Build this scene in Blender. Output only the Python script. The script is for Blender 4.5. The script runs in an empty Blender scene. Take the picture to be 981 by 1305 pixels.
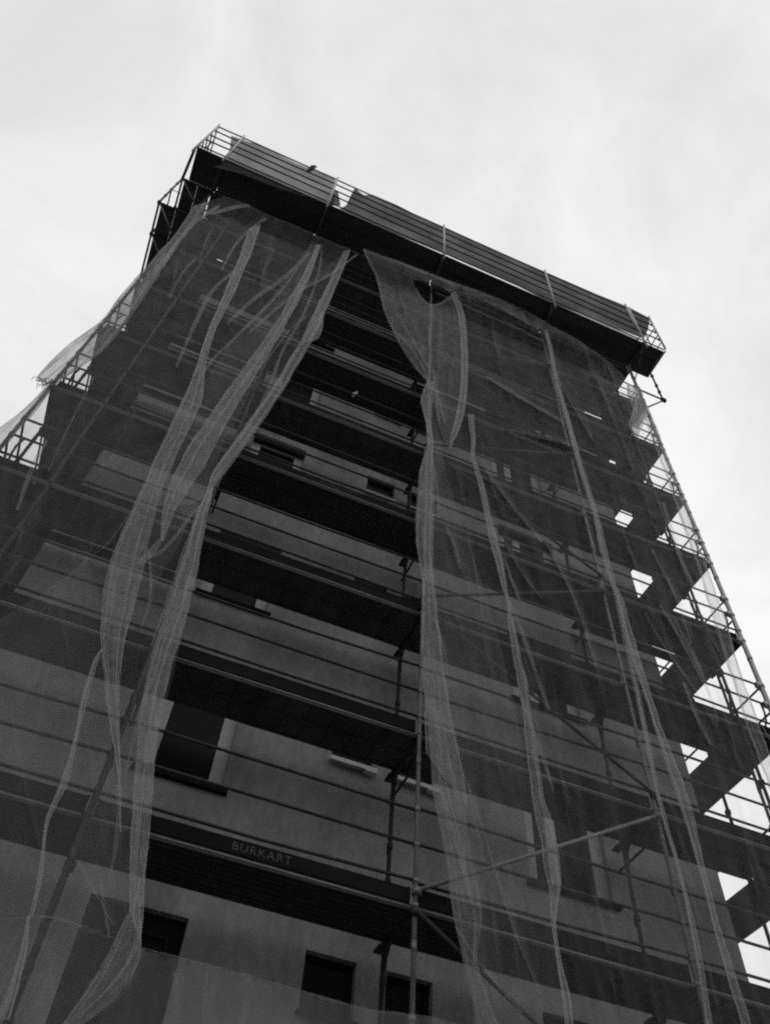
import bpy, bmesh, math, random
from mathutils import Vector, Matrix, noise
from mathutils.geometry import delaunay_2d_cdt
random.seed(7)
sc = bpy.context.scene
COL = sc.collection

# ------------------------------------------------------------------ camera
CAM = Vector((-2.9315160, -6.8744639, -4.1459567))
YAW, PIT, ROL, F = -0.3204780, 2.5183121, 0.0934356, 1063.0736
W0, H0 = 981.0, 1305.0
RM = Matrix.Rotation(YAW, 3, 'Z') @ Matrix.Rotation(PIT, 3, 'X') @ Matrix.Rotation(ROL, 3, 'Z')
cd = bpy.data.cameras.new('camera')
cd.sensor_fit = 'VERTICAL'; cd.sensor_height = 36.0
cd.lens = F / H0 * 36.0
cd.clip_start = 0.05; cd.clip_end = 3000
cam = bpy.data.objects.new('camera', cd); COL.objects.link(cam)
cam.matrix_world = Matrix.Translation(CAM) @ RM.to_4x4()
sc.camera = cam

def at(px, py, y=0.0):
    """survey helper: where a sight line meets the vertical plane at depth y"""
    d = RM @ Vector((px - W0 / 2, -(py - H0 / 2), -F))
    t = (y - CAM.y) / d.y
    return CAM + d * t

# ------------------------------------------------------------------ materials
def newmat(name):
    m = bpy.data.materials.new(name); m.use_nodes = True
    nt = m.node_tree; nt.nodes.clear()
    out = nt.nodes.new('ShaderNodeOutputMaterial')
    return m, nt, out

def surf(name, c, rough=0.8, metal=0.0, var=0.25, scale=3.0, stretch=(1, 1, 1), bump=0.0, bscale=60.0, fine=0.1, spec=0.3):
    m, nt, out = newmat(name)
    N, L = nt.nodes, nt.links
    b = N.new('ShaderNodeBsdfPrincipled')
    b.inputs['Roughness'].default_value = rough
    b.inputs['Metallic'].default_value = metal
    b.inputs['Specular IOR Level'].default_value = spec
    tc = N.new('ShaderNodeTexCoord'); mp = N.new('ShaderNodeMapping')
    mp.inputs['Scale'].default_value = stretch
    L.new(tc.outputs['Object'], mp.inputs['Vector'])
    n1 = N.new('ShaderNodeTexNoise'); n1.inputs['Scale'].default_value = scale; n1.inputs['Detail'].default_value = 6
    n1.inputs['Roughness'].default_value = 0.6
    n2 = N.new('ShaderNodeTexNoise'); n2.inputs['Scale'].default_value = scale * 14; n2.inputs['Detail'].default_value = 3
    L.new(mp.outputs['Vector'], n1.inputs['Vector']); L.new(mp.outputs['Vector'], n2.inputs['Vector'])
    r1 = N.new('ShaderNodeMapRange'); r1.inputs['From Min'].default_value = 0.3; r1.inputs['From Max'].default_value = 0.7
    r1.inputs['To Min'].default_value = c * (1 - var); r1.inputs['To Max'].default_value = c * (1 + var)
    L.new(n1.outputs['Fac'], r1.inputs['Value'])
    r2 = N.new('ShaderNodeMapRange'); r2.inputs['From Min'].default_value = 0.3; r2.inputs['From Max'].default_value = 0.7
    r2.inputs['To Min'].default_value = 1 - fine; r2.inputs['To Max'].default_value = 1 + fine
    L.new(n2.outputs['Fac'], r2.inputs['Value'])
    mu = N.new('ShaderNodeMath'); mu.operation = 'MULTIPLY'
    L.new(r1.outputs[0], mu.inputs[0]); L.new(r2.outputs[0], mu.inputs[1])
    L.new(mu.outputs[0], b.inputs['Base Color'])
    if bump > 0:
        bn = N.new('ShaderNodeTexNoise'); bn.inputs['Scale'].default_value = bscale; bn.inputs['Detail'].default_value = 4
        L.new(tc.outputs['Object'], bn.inputs['Vector'])
        bp = N.new('ShaderNodeBump'); bp.inputs['Strength'].default_value = bump; bp.inputs['Distance'].default_value = 0.01
        L.new(bn.outputs['Fac'], bp.inputs['Height']); L.new(bp.outputs[0], b.inputs['Normal'])
    L.new(b.outputs[0], out.inputs['Surface'])
    return m

M_PLASTER = surf('plaster', 0.34, 0.95, var=0.30, scale=1.1, stretch=(1, 1, .45), bump=0.5, bscale=70, fine=0.12)
M_ROOF = surf('roof_felt', 0.12, 0.9)
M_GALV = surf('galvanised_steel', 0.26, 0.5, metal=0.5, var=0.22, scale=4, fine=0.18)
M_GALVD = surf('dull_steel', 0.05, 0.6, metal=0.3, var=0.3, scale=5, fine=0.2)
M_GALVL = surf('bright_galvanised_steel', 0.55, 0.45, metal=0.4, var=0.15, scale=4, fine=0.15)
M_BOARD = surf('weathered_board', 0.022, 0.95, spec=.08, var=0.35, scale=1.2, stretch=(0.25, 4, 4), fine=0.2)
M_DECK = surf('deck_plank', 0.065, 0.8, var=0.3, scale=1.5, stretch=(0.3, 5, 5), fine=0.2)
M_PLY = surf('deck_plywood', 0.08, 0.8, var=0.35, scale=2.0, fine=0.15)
M_FRAME = surf('window_frame_paint', 0.55, 0.5, var=0.08)
M_SILL = surf('metal_sill', 0.75, 0.4, var=0.06, scale=6)
M_LETTER = surf('stencil_paint', 0.11, 0.9, var=0.85, scale=22, fine=0.6)
M_LETTERD = surf('faded_stencil_paint', 0.07, 0.9, var=0.8, scale=30, fine=0.4)
M_BIRD = surf('feathers', 0.04, 0.8, scale=20)
M_RAG = surf('cloth_scrap', 0.7, 0.9)
M_GROUND = surf('asphalt', 0.08, 0.9, var=0.3, scale=0.5)
M_GLASS = surf('window_glass', 0.010, 0.35, var=0.2, spec=0.15)
M_SHUT = surf('shutter_box', 0.05, 0.7)
M_FRAMED = surf('dark_window_frame', 0.012, 0.6, spec=.1)

def perforated():
    m, nt, out = newmat('perforated_deck'); N, L = nt.nodes, nt.links
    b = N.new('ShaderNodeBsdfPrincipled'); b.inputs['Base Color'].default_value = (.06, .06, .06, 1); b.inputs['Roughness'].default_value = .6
    t = N.new('ShaderNodeBsdfTransparent'); mx = N.new('ShaderNodeMixShader')
    tc = N.new('ShaderNodeTexCoord'); v = N.new('ShaderNodeTexVoronoi'); v.inputs['Scale'].default_value = 16; v.inputs['Randomness'].default_value = .45
    mp = N.new('ShaderNodeMapping'); mp.inputs['Scale'].default_value = (1, 1, 0)
    L.new(tc.outputs['Object'], mp.inputs['Vector']); L.new(mp.outputs[0], v.inputs['Vector'])
    lt = N.new('ShaderNodeMath'); lt.operation = 'LESS_THAN'; lt.inputs[1].default_value = 0.17
    L.new(v.outputs['Distance'], lt.inputs[0])
    L.new(lt.outputs[0], mx.inputs[0]); L.new(b.outputs[0], mx.inputs[1]); L.new(t.outputs[0], mx.inputs[2])
    L.new(mx.outputs[0], out.inputs['Surface']); return m
M_PERF = perforated()

def netmat(name, f, col=0.62, tr=0.5, nvar=0.16, nscale=2.2):
    """woven mesh: the share of light the threads stop grows as the cloth is seen more edge-on"""
    m, nt, out = newmat(name); N, L = nt.nodes, nt.links
    d = N.new('ShaderNodeBsdfDiffuse'); d.inputs['Color'].default_value = (col, col, col, 1)
    t = N.new('ShaderNodeBsdfTranslucent'); t.inputs['Color'].default_value = (col, col, col, 1)
    m1 = N.new('ShaderNodeMixShader'); m1.inputs[0].default_value = tr
    L.new(d.outputs[0], m1.inputs[1]); L.new(t.outputs[0], m1.inputs[2])
    tp = N.new('ShaderNodeBsdfTransparent')
    g = N.new('ShaderNodeNewGeometry')
    dot = N.new('ShaderNodeVectorMath'); dot.operation = 'DOT_PRODUCT'
    L.new(g.outputs['Normal'], dot.inputs[0]); L.new(g.outputs['Incoming'], dot.inputs[1])
    ab = N.new('ShaderNodeMath'); ab.operation = 'ABSOLUTE'; L.new(dot.outputs['Value'], ab.inputs[0])
    mxm = N.new('ShaderNodeMath'); mxm.operation = 'MAXIMUM'; mxm.inputs[1].default_value = 0.09; L.new(ab.outputs[0], mxm.inputs[0])
    tc = N.new('ShaderNodeTexCoord')
    nz = N.new('ShaderNodeTexNoise'); nz.inputs['Scale'].default_value = nscale; nz.inputs['Detail'].default_value = 8; nz.inputs['Roughness'].default_value = .65
    L.new(tc.outputs['Object'], nz.inputs['Vector'])
    mr = N.new('ShaderNodeMapRange'); mr.inputs['From Min'].default_value = .3; mr.inputs['From Max'].default_value = .7
    mr.inputs['To Min'].default_value = 1 - f * (1 - nvar); mr.inputs['To Max'].default_value = 1 - f * (1 + nvar)
    L.new(nz.outputs['Fac'], mr.inputs['Value'])
    inv = N.new('ShaderNodeMath'); inv.operation = 'DIVIDE'; inv.inputs[0].default_value = 1.0; L.new(mxm.outputs[0], inv.inputs[1])
    pw = N.new('ShaderNodeMath'); pw.operation = 'POWER'; L.new(mr.outputs[0], pw.inputs[0]); L.new(inv.outputs[0], pw.inputs[1])
    mx = N.new('ShaderNodeMixShader')
    L.new(pw.outputs[0], mx.inputs[0]); L.new(m1.outputs[0], mx.inputs[1]); L.new(tp.outputs[0], mx.inputs[2])
    L.new(mx.outputs[0], out.inputs['Surface']); return m
M_NET = netmat('scaffold_net', 0.075, col=.92)
M_NETA = netmat('dense_scaffold_net', 0.09, col=.85)
M_CORD = netmat('twisted_net_cord', 0.24, col=.95, nscale=9)
M_CORDS = netmat('soft_crease', 0.075, col=.9, nvar=.5, nscale=5)
M_NETT = netmat('thin_net', 0.055, col=.9)
M_NETL = netmat('lower_net', 0.24, col=.72)
M_NETF = netmat('gathered_net', 0.14, col=0.9, nscale=3)
M_NETC = netmat('creased_net', 0.10, col=0.8, nscale=4)
M_NETD = netmat('frayed_net', 0.20, col=0.6, nscale=6)

def wiremat(name, dens):
    m, nt, out = newmat(name); N, L = nt.nodes, nt.links
    d = N.new('ShaderNodeBsdfDiffuse'); d.inputs['Color'].default_value = (.16, .16, .16, 1)
    tr = N.new('ShaderNodeBsdfTranslucent'); tr.inputs['Color'].default_value = (.3, .3, .3, 1)
    m1 = N.new('ShaderNodeMixShader'); m1.inputs[0].default_value = .5; L.new(d.outputs[0], m1.inputs[1]); L.new(tr.outputs[0], m1.inputs[2])
    tp = N.new('ShaderNodeBsdfTransparent'); mx = N.new('ShaderNodeMixShader')
    tc = N.new('ShaderNodeTexCoord'); w = N.new('ShaderNodeTexWave'); w.inputs['Scale'].default_value = 6.3; w.inputs['Distortion'].default_value = 1.0
    w.bands_direction = 'X'; w.inputs['Detail Scale'].default_value = .6
    L.new(tc.outputs['Object'], w.inputs['Vector'])
    nz = N.new('ShaderNodeTexNoise'); nz.inputs['Scale'].default_value = 1.1; L.new(tc.outputs['Object'], nz.inputs['Vector'])
    a = N.new('ShaderNodeMapRange'); a.inputs['To Min'].default_value = .47; a.inputs['To Max'].default_value = .78; L.new(w.outputs['Fac'], a.inputs['Value'])
    b = N.new('ShaderNodeMapRange'); b.inputs['From Min'].default_value = .3; b.inputs['From Max'].default_value = .7
    b.inputs['To Min'].default_value = -.08; b.inputs['To Max'].default_value = .08; L.new(nz.outputs['Fac'], b.inputs['Value'])
    ad = N.new('ShaderNodeMath'); ad.operation = 'ADD'; L.new(a.outputs[0], ad.inputs[0]); L.new(b.outputs[0], ad.inputs[1])
    ad2 = N.new('ShaderNodeMath'); ad2.operation = 'ADD'; ad2.inputs[1].default_value = dens; L.new(ad.outputs[0], ad2.inputs[0])
    L.new(ad2.outputs[0], mx.inputs[0]); L.new(tp.outputs[0], mx.inputs[1]); L.new(m1.outputs[0], mx.inputs[2])
    L.new(mx.outputs[0], out.inputs['Surface']); return m
M_WIRE = wiremat('fine_wire_mesh', 0.18)
M_WIREL = wiremat('open_wire_mesh', .0)

# ------------------------------------------------------------------ mesh helpers
class MB:
    def __init__(s): s.v = []; s.f = []
    def box(s, x0, x1, y0, y1, z0, z1):
        n = len(s.v)
        s.v += [(x0,y0,z0),(x1,y0,z0),(x1,y1,z0),(x0,y1,z0),(x0,y0,z1),(x1,y0,z1),(x1,y1,z1),(x0,y1,z1)]
        for q in ((0,3,2,1),(4,5,6,7),(0,1,5,4),(1,2,6,5),(2,3,7,6),(3,0,4,7)): s.f.append(tuple(n+i for i in q))
        return s
    def quad(s, *p):
        n = len(s.v); s.v += [tuple(q) for q in p]; s.f.append(tuple(range(n, n+len(p)))); return s
    def prism(s, pts, axis, a, b):
        """extrude 2-D points along axis from a to b"""
        n = len(s.v); k = len(pts)
        for h in (a, b):
            for p in pts:
                s.v.append({'x': (h, p[0], p[1]), 'y': (p[0], h, p[1]), 'z': (p[0], p[1], h)}[axis])
        s.f.append(tuple(range(n, n+k))); s.f.append(tuple(reversed(range(n+k, n+2*k))))
        for i in range(k): s.f.append((n+i, n+(i+1) % k, n+k+(i+1) % k, n+k+i))
        return s
    def tube(s, pts, r, seg=8, cap=True):
        pts = [Vector(p) for p in pts]; rings = []
        up = None
        for i, p in enumerate(pts):
            t = (pts[min(i+1, len(pts)-1)] - pts[max(i-1, 0)]).normalized()
            if up is None:
                up = Vector((0,0,1)) if abs(t.z) < .9 else Vector((1,0,0))
            a = t.cross(up).normalized(); b = a.cross(t).normalized(); up = b
            rr = r[i] if isinstance(r, (list, tuple)) else r
            n = len(s.v)
            for k in range(seg):
                an = 2*math.pi*k/seg
                s.v.append(tuple(p + a*math.cos(an)*rr + b*math.sin(an)*rr))
            rings.append(n)
        for i in range(len(rings)-1):
            for k in range(seg):
                s.f.append((rings[i]+k, rings[i]+(k+1) % seg, rings[i+1]+(k+1) % seg, rings[i+1]+k))
        if cap:
            s.f.append(tuple(rings[0]+k for k in reversed(range(seg)))); s.f.append(tuple(rings[-1]+k for k in range(seg)))
        return s
    def build(s, name, mat, parent=None, smooth=False, loc=None):
        me = bpy.data.meshes.new(name)
        vs = s.v
        if loc is not None:
            vs = [(v[0]-loc[0], v[1]-loc[1], v[2]-loc[2]) for v in vs]
        me.from_pydata(vs, [], s.f); me.materials.append(mat)
        me.update()
        if smooth:
            for p in me.polygons: p.use_smooth = True
        o = bpy.data.objects.new(name, me); COL.objects.link(o)
        if parent is not None: o.parent = parent
        if loc is not None: o.location = loc
        return o
def tag(o, label=None, cat=None, group=None, kind=None):
    if label: o['label'] = label
    if cat: o['category'] = cat
    if group: o['group'] = group
    if kind: o['kind'] = kind
    return o
def empty(name, loc=(0, 0, 0)):
    o = bpy.data.objects.new(name, None); COL.objects.link(o); o.location = loc
    o.empty_display_size = .2
    return o

# ------------------------------------------------------------------ ground
GZ = -5.75
g = MB(); g.quad((-600,-600,GZ),(600,-600,GZ),(600,600,GZ),(-600,600,GZ))
tag(g.build('ground', M_GROUND), kind='structure')

# ------------------------------------------------------------------ building
WL, WR, WY, WB, WT = -4.84, 4.72, 1.0, 9.2, 18.2
bld = empty('apartment_building', (0, 5, GZ)); off = Vector((0, -5, -GZ))
tag(bld, 'pale rendered apartment tower seen from below behind the scaffolding', 'building')
ops = []
for n in range(-2, 6):
    zb = 2.8*n
    ops.append((-2.80, -1.87, zb+1.3, zb+2.7, 'L')); ops.append((1.87, 2.99, zb+1.3, zb+2.7, 'L'))
    ops.append((-.70, -.17, zb+2.13, zb+2.7, 'S')); ops.append((.14, .64, zb+2.13, zb+2.7, 'S'))
xs = sorted({WL, WR} | {o[0] for o in ops} | {o[1] for o in ops})
zs = sorted({GZ, WT} | {o[2] for o in ops} | {o[3] for o in ops})
w = MB()
for i in range(len(xs)-1):
    for j in range(len(zs)-1):
        cx, cz = (xs[i]+xs[i+1])/2, (zs[j]+zs[j+1])/2
        if any(o[0] < cx < o[1] and o[2] < cz < o[3] for o in ops): continue
        w.quad((xs[i],WY,zs[j]),(xs[i+1],WY,zs[j]),(xs[i+1],WY,zs[j+1]),(xs[i],WY,zs[j+1]))
D = .14
for a, b, c, d, t in ops:
    w.quad((a,WY,c),(a,WY,d),(a,WY+D,d),(a,WY+D,c)); w.quad((b,WY,c),(b,WY+D,c),(b,WY+D,d),(b,WY,d))
    w.quad((a,WY,d),(b,WY,d),(b,WY+D,d),(a,WY+D,d)); w.quad((a,WY,c),(a,WY+D,c),(b,WY+D,c),(b,WY,c))
w.quad((WL,WY,GZ),(WL,WY,WT),(WL,WB,WT),(WL,WB,GZ)); w.quad((WR,WY,GZ),(WR,WB,GZ),(WR,WB,WT),(WR,WY,WT))
w.quad((WL,WB,GZ),(WL,WB,WT),(WR,WB,WT),(WR,WB,GZ))
def bpart(mb, name, mat, parent=bld):
    o = mb.build(name, mat, parent)
    if parent is bld: o.location = off
    return o
bpart(w, 'wall', M_PLASTER)
r = MB(); r.box(WL-.1, WR+.1, WY-.1, WB+.1, WT, WT+.15); bpart(r, 'roof', M_ROOF)
n_ok = lambda c: c > 0
for a, b, c, d, t in ops:
    fr = MB(); y = WY+.085
    if t == 'L':
        e = .155
        fr.box(a,a+e,y,y+.05,c,d).box(b-e,b,y,y+.05,c,d).box(a+e,b-e,y,y+.05,c,c+.07).box(a+e,b-e,y,y+.05,d-.2,d)
        if a > 0: fr.box(a+.33,a+.47,y-.01,y+.05,c+.07,d-.2)
    else:
        e = .05
        fr.box(a,a+e,y,y+.05,c,d).box(b-e,b,y,y+.05,c,d).box(a+e,b-e,y,y+.05,c,c+e).box(a+e,b-e,y,y+.05,d-e,d)
    f = bpart(fr, 'window', M_FRAME if t == 'L' and c > 0 else M_FRAMED)
    p = MB(); p.quad((a+.02,y+.03,c),(b-.02,y+.03,c),(b-.02,y+.03,d),(a+.02,y+.03,d))
    p.build('pane', M_GLASS, f)
    s = MB()
    if t == 'S':
        s.box(a-.03,b+.03,WY-.09,WY+.03,c-.02,c+.004)
        s.box(a-.03,b+.03,WY-.09,WY-.082,c-.05,c-.02)
        s.box(b-.12,b+.02,WY-.10,WY-.02,c-.075,c-.051)
        s.build('sill', M_SILL if c > 0 else M_BOARD, f)
    else:
        s.box(a-.06,b+.06,WY-.07,WY+.03,c-.045,c-.003); s.build('sill', M_BOARD, f)
        if n_ok(c): q = MB(); q.box(a+.002,b-.002,WY-.02,WY+.08,d-.16,d-.002); q.build('shutter_box', M_SHUT, f) if n_ok(c) else None

# ------------------------------------------------------------------ scaffold
sca = empty('scaffold', (0, 0, GZ)); soff = Vector((0, 0, -GZ))
tag(sca, 'tall steel facade scaffold wrapped round the tower with dark decks at every level', 'scaffold')
def sp(mb, name, mat=M_GALV, smooth=False, parent=None, label=None):
    o = mb.build(name, mat, parent or sca, smooth)
    if parent is None: o.location = soff
    if label: o['label'] = label
    return o
BX = [-5.65, -3.07, 0.0, 3.07, 5.69]
DW = .73
LV = list(range(-1, 9))
def z_(k): return 2.0*k
def joint(mb, x, y, z, r=.034, h=.05):
    mb.tube([(x,y,z-h/2),(x,y,z+h/2)], r, 8)
def upright(x, y, z0, z1, r=.0242, mat=M_GALV, label=None):
    m = MB(); m.tube([(x,y,z0),(x,y,z1)], r, 12)
    k = -1
    while 2*k < z1:
        for dz in (.03, 1.05, .27, .65):
            z = 2*k+dz
            if z0 < z < z1: joint(m, x, y, z, max(r+.012, .036 if dz > .9 else .031), .06 if dz > .9 else .04)
        # spigot
        if z0 < 2*k-.35 < z1: m.tube([(x,y,2*k-.4),(x,y,2*k-.3)], r+.004, 10)
        if r > .03:
            for dz in (1.05, .66, .02):
                if z0 < 2*k+dz < z1: m.box(x-.10, x-.03, y-.035, y+.035, 2*k+dz-.045, 2*k+dz+.04)
        # wedge lug
        if z0 < 2*k+1.05 < z1: m.box(x-.012,x+.012,y+.02,y+.055,2*k+.98,2*k+1.09)
        k += 1
    m.box(x-.07,x+.07,y-.07,y+.07,z0-.008,z0)
    return sp(m, 'upright', mat, True, label=label)
for x in BX:
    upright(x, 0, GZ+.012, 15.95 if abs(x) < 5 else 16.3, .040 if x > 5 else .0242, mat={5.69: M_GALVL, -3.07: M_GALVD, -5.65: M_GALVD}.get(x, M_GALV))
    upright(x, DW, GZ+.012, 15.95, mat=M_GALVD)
IX = (-4.92, 4.96)
for x in IX:
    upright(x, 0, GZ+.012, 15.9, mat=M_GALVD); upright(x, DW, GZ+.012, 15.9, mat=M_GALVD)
SY = [DW, 4.6, 8.5]
for xo, xi in ((-5.65, -4.92), (5.69, 4.96)):
    for y in SY[1:]:
        upright(xo, y, GZ+.012, 15.9, mat=M_GALVD); upright(xi, y, GZ+.012, 15.9, mat=M_GALVD)

# transoms with gussets at every frame and level
for k in LV:
    for x in BX[:]:
        m = MB(); z = z_(k)
        m.tube([(x,.0,z+.02),(x,DW,z+.02)], .022, 8)
        if abs(x) < 5:
            m.prism([(0.018,z-.0),(.14,z-.0),(.06,z-.06),(.018,z-.22)], 'x', x-.006, x+.006)
            m.prism([(DW-.018,z-.0),(DW-.24,z-.0),(DW-.09,z-.10),(DW-.018,z-.34)], 'x', x-.006, x+.006)
            m.tube([(x,.02,z-.25),(x,.05,z-.11),(x,.11,z-.04),(x,.18,z-.012)], .013, 6)
            m.tube([(x,DW-.02,z-.36),(x,DW-.06,z-.16),(x,DW-.14,z-.06),(x,DW-.28,z-.012)], .016, 6)
        m.box(x-.05,x+.05,DW+.02,DW+.17,z-.02,z+.005)
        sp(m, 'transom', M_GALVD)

def deck_kind(k, b):
    if k == 1 and b == 3: return 'perf'
    if k in (2, 3) and b == 0: return 'perf'
    if k in (4,) and b in (0, 1, 2): return 'ply'
    if k in (8, 1, 7) : return 'ply'
    return random.choice(['plank', 'plank', 'ply'])
def deck(k, x0, x1, y0, y1, kind, alongx=True):
    m = MB(); z = z_(k); t = .055
    g = .0035
    if alongx:
        n = 2; wd = (y1-y0)/n
        for i in range(n):
            a, b = y0+i*wd+g, y0+(i+1)*wd-g
            m.box(x0+.02, x1-.02, a, b, z+.018, z+t)
            m.box(x0+.02, x1-.02, a, a+.016, z-.006, z+.0175); m.box(x0+.02, x1-.02, b-.016, b, z-.006, z+.0175)
            if kind == 'plank':
                for q in (.25, .5, .75):
                    c = a+(b-a)*q; m.box(x0+.02, x1-.02, c-.012, c+.012, z+.004, z+.0176)
            elif kind == 'ply':
                c = x0+.14
                while c < x1-.1:
                    m.box(c-.01, c+.01, a+.0165, b-.0165, z-.002, z+.0176); c += .285
    else:
        n = 2; wd = (x1-x0)/n
        for i in range(n):
            a, b = x0+i*wd+g, x0+(i+1)*wd-g
            m.box(a, b, y0+.02, y1-.02, z+.018, z+t)
            m.box(a, a+.016, y0+.02, y1-.02, z-.006, z+.0175); m.box(b-.016, b, y0+.02, y1-.02, z-.006, z+.0175)
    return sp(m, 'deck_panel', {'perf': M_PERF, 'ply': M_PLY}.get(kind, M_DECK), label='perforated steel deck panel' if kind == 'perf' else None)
def rag_tube(p0, p1, sag=.0):
    p0, p1 = Vector(p0), Vector(p1)
    return [p0.lerp(p1, t)+Vector((0,0,-sag*4*t*(1-t))) for t in (0,.25,.5,.75,1)]
toe = {}
for k in LV:
    z = z_(k)
    for b in range(4):
        x0, x1 = BX[b], BX[b+1]
        deck(k, x0, x1, .035, DW-.04, deck_kind(k, b))
        # front ledger lip + guard rails
        m = MB()
        m.tube([(x0+.03,0.0,z+.004),(x1-.03,0.0,z+.004)], .011, 8)
        sp(m, 'ledger', M_GALV, True)
        if b % 2 == 0 and k >= 0:
            for h in ([.27, .66, 1.05] if k < 8 else [.27]):
                j = random.uniform(-.02, .02); m = MB()
                m.tube([(x0+.03,.0,z+h+j),((x0+x1)/2,.0,z+h-.01),(x1,.0,z+h-j),((x1+BX[b+2])/2,.0,z+h-.008-j),(BX[b+2]-.03,.0,z+h+j*.5)], .0168, 8)
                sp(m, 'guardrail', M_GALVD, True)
        m = MB(); j = random.uniform(-.012,.012)
        m.box(x0+.04, x1-.04, .026, .05, z+.06, z+.215+j)
        m.box(x0+.04, x0+.07, .022, .054, z+.058, z+.22+j); m.box(x1-.07, x1-.04, .022, .054, z+.058, z+.22+j)
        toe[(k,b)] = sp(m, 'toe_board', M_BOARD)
    # inner console board closing part of the gap in some bays
    for b in range(4):
        if (k, b) in ((2,0),(4,0),(3,3),(5,0),(6,2),(7,0),(7,3),(6,3)) or k == 8:
            x0, x1 = BX[b], BX[b+1]
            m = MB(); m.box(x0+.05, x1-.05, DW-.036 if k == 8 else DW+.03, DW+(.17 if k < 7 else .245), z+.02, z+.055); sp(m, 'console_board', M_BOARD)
for k in range(-1, 8):
    z = z_(k)
    for s_, (xo, xi) in enumerate(((-5.65, -4.92), (5.69, 4.96))):
        for i in range(2):
            deck(k, min(xo,xi)+.03, max(xo,xi)-.01, SY[i] if i else DW-.058, SY[i+1], 'plank', False)
        m = MB(); m.tube([(xo,.03,z+.004),(xo,8.47,z+.004)], .015, 8); sp(m, 'ledger', M_GALVD, True)
        if k >= 0:
            for h in (.55, 1.05):
                m = MB(); m.tube([(xo,.03,z+h),(xo,8.47,z+h)], .0168, 8); sp(m, 'guardrail', M_GALVD, True)
        m = MB(); sg = 1 if xo > 0 else -1
        # U-shaped end frame
        a = xo-sg*.16
        m.tube([(a,.0,z+.64),(a+sg*.03,.02,z+.5),(a+sg*.03,.05,z+.36),(a+sg*.02,.12,z+.24),(a,.25,z+.17),(a,.45,z+.15),(a,DW,z+.15)], .015, 8)
        sp(m, 'end_frame', M_GALVD, True); m = MB()
        m.tube([(xi,.0,z+.66),(xi,.03,z+.5),(xi,.07,z+.3),(xi,.2,z+.16),(xi,DW,z+.15)], .014, 8)
        sp(m, 'end_frame', M_GALVD, True)
# diagonal braces in the middle bay: zig-zag
for (xa,za),(xb,zb) in [((3.07,-1.95),(0,-.05)),((0,.15),(3.07,1.93)),((3.07,2.2),(0,4.1)),((0,4.3),(3.07,5.93)),((3.07,6.3),(0,8.1)),((0,8.25),(3.07,10.0)),((3.07,10.2),(0,12.1)),((0,12.3),(3.07,14.0))]:
    m = MB(); m.tube([(xa,-.055,za),(xb,-.055,zb)], .0212, 10)
    joint(m, xa, -.03, za, .05, .06); joint(m, xb, -.03, zb, .05, .06)
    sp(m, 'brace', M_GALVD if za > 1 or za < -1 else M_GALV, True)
m = MB(); m.tube([(.1,-.03,15.55),(3.07,-.03,15.4)], .02, 8); m.tube([(1.9,-.05,15.62),(3.07,-.05,15.2)], .016, 8)
sp(m, 'tie_tube', M_GALV, True)
# wall ties with base plates
for x in BX[1:4]:
    for k in (1, 3, 5, 7):
        m = MB(); m.tube([(x+.06,.0,2*k-.22),(x+.06,WY-.004,2*k-.22)], .016, 8); sp(m, 'wall_tie', M_GALVD, True)

# lettering on toe boards
def lettering(k, b, x, z, h, mat, body='BURKART'):
    cu = bpy.data.curves.new('lettering', 'FONT'); cu.body = body; cu.size = h*1.38; cu.extrude = .0008
    cu.space_character = 1.15
    t = bpy.data.objects.new('tmp_text', cu); COL.objects.link(t)
    dg = bpy.context.evaluated_depsgraph_get()
    me = bpy.data.meshes.new_from_object(t.evaluated_get(dg))
    COL.objects.unlink(t); bpy.data.objects.remove(t)
    me.materials.clear(); me.materials.append(mat)
    o = bpy.data.objects.new('lettering', me); COL.objects.link(o); o.parent = toe[(k,b)]
    o.location = (x, .0245, z); o.rotation_euler = (math.pi/2, 0, 0)
    o['label'] = 'pale stencilled capitals on the toe board'
lettering(0, 1, -1.79, .095, .085, M_LETTER)
p = at(402,619,.02); lettering(4, 1, p.x, 8.09, .08, M_LETTER)
p = at(384,727,.02); lettering(3, 1, p.x, 6.09, .09, M_LETTERD)
p = at(459,367,.02); lettering(7, 1, p.x, z_(7)+.09, .085, M_LETTER)
p = at(453,412,.02); lettering(6, 1, p.x, z_(6)+.09, .085, M_LETTER)

# ------------------------------------------------------------------ widened top platform
CY, CZ = -.73, 16.4
CX = [-6.28, -5.62, -3.05, .0, 3.05, 5.70, 6.36]
for i, x in enumerate(CX):
    m = MB(); lo = 15.95 if 0 < i < 6 else (15.75 if i == 0 else 16.45)
    m.tube([(x,CY-.03,lo),(x,CY-.03,18.6)], .026, 10)
    for h in (.7, 1.2, 1.7, 2.1): m.box(x-.03,x+.03,CY-.02,CY+.035,CZ+h-.03,CZ+h+.03)
    sp(m, 'console_post', M_GALVL, True)
    m = MB(); yb = 0 if i not in (0, 6) else .1
    m.tube([(x,CY,CZ-.03),(x,yb,CZ-.03)], .022, 8)
    if 0 < i < 6:
        m.tube([(x,CY,16.0),(x,0,16.0)], .022, 8)
        m.tube([(x,CY,16.35),(x,-.02,15.45 if i != 4 else 15.6)], .016, 8)
    sp(m, 'console_bracket', M_GALVD, True)
m = MB(); m.tube([(5.60,CY-.05,16.9),(5.60,CY-.05,18.7)], .026, 10); sp(m, 'console_post', M_GALVL, True)
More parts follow.
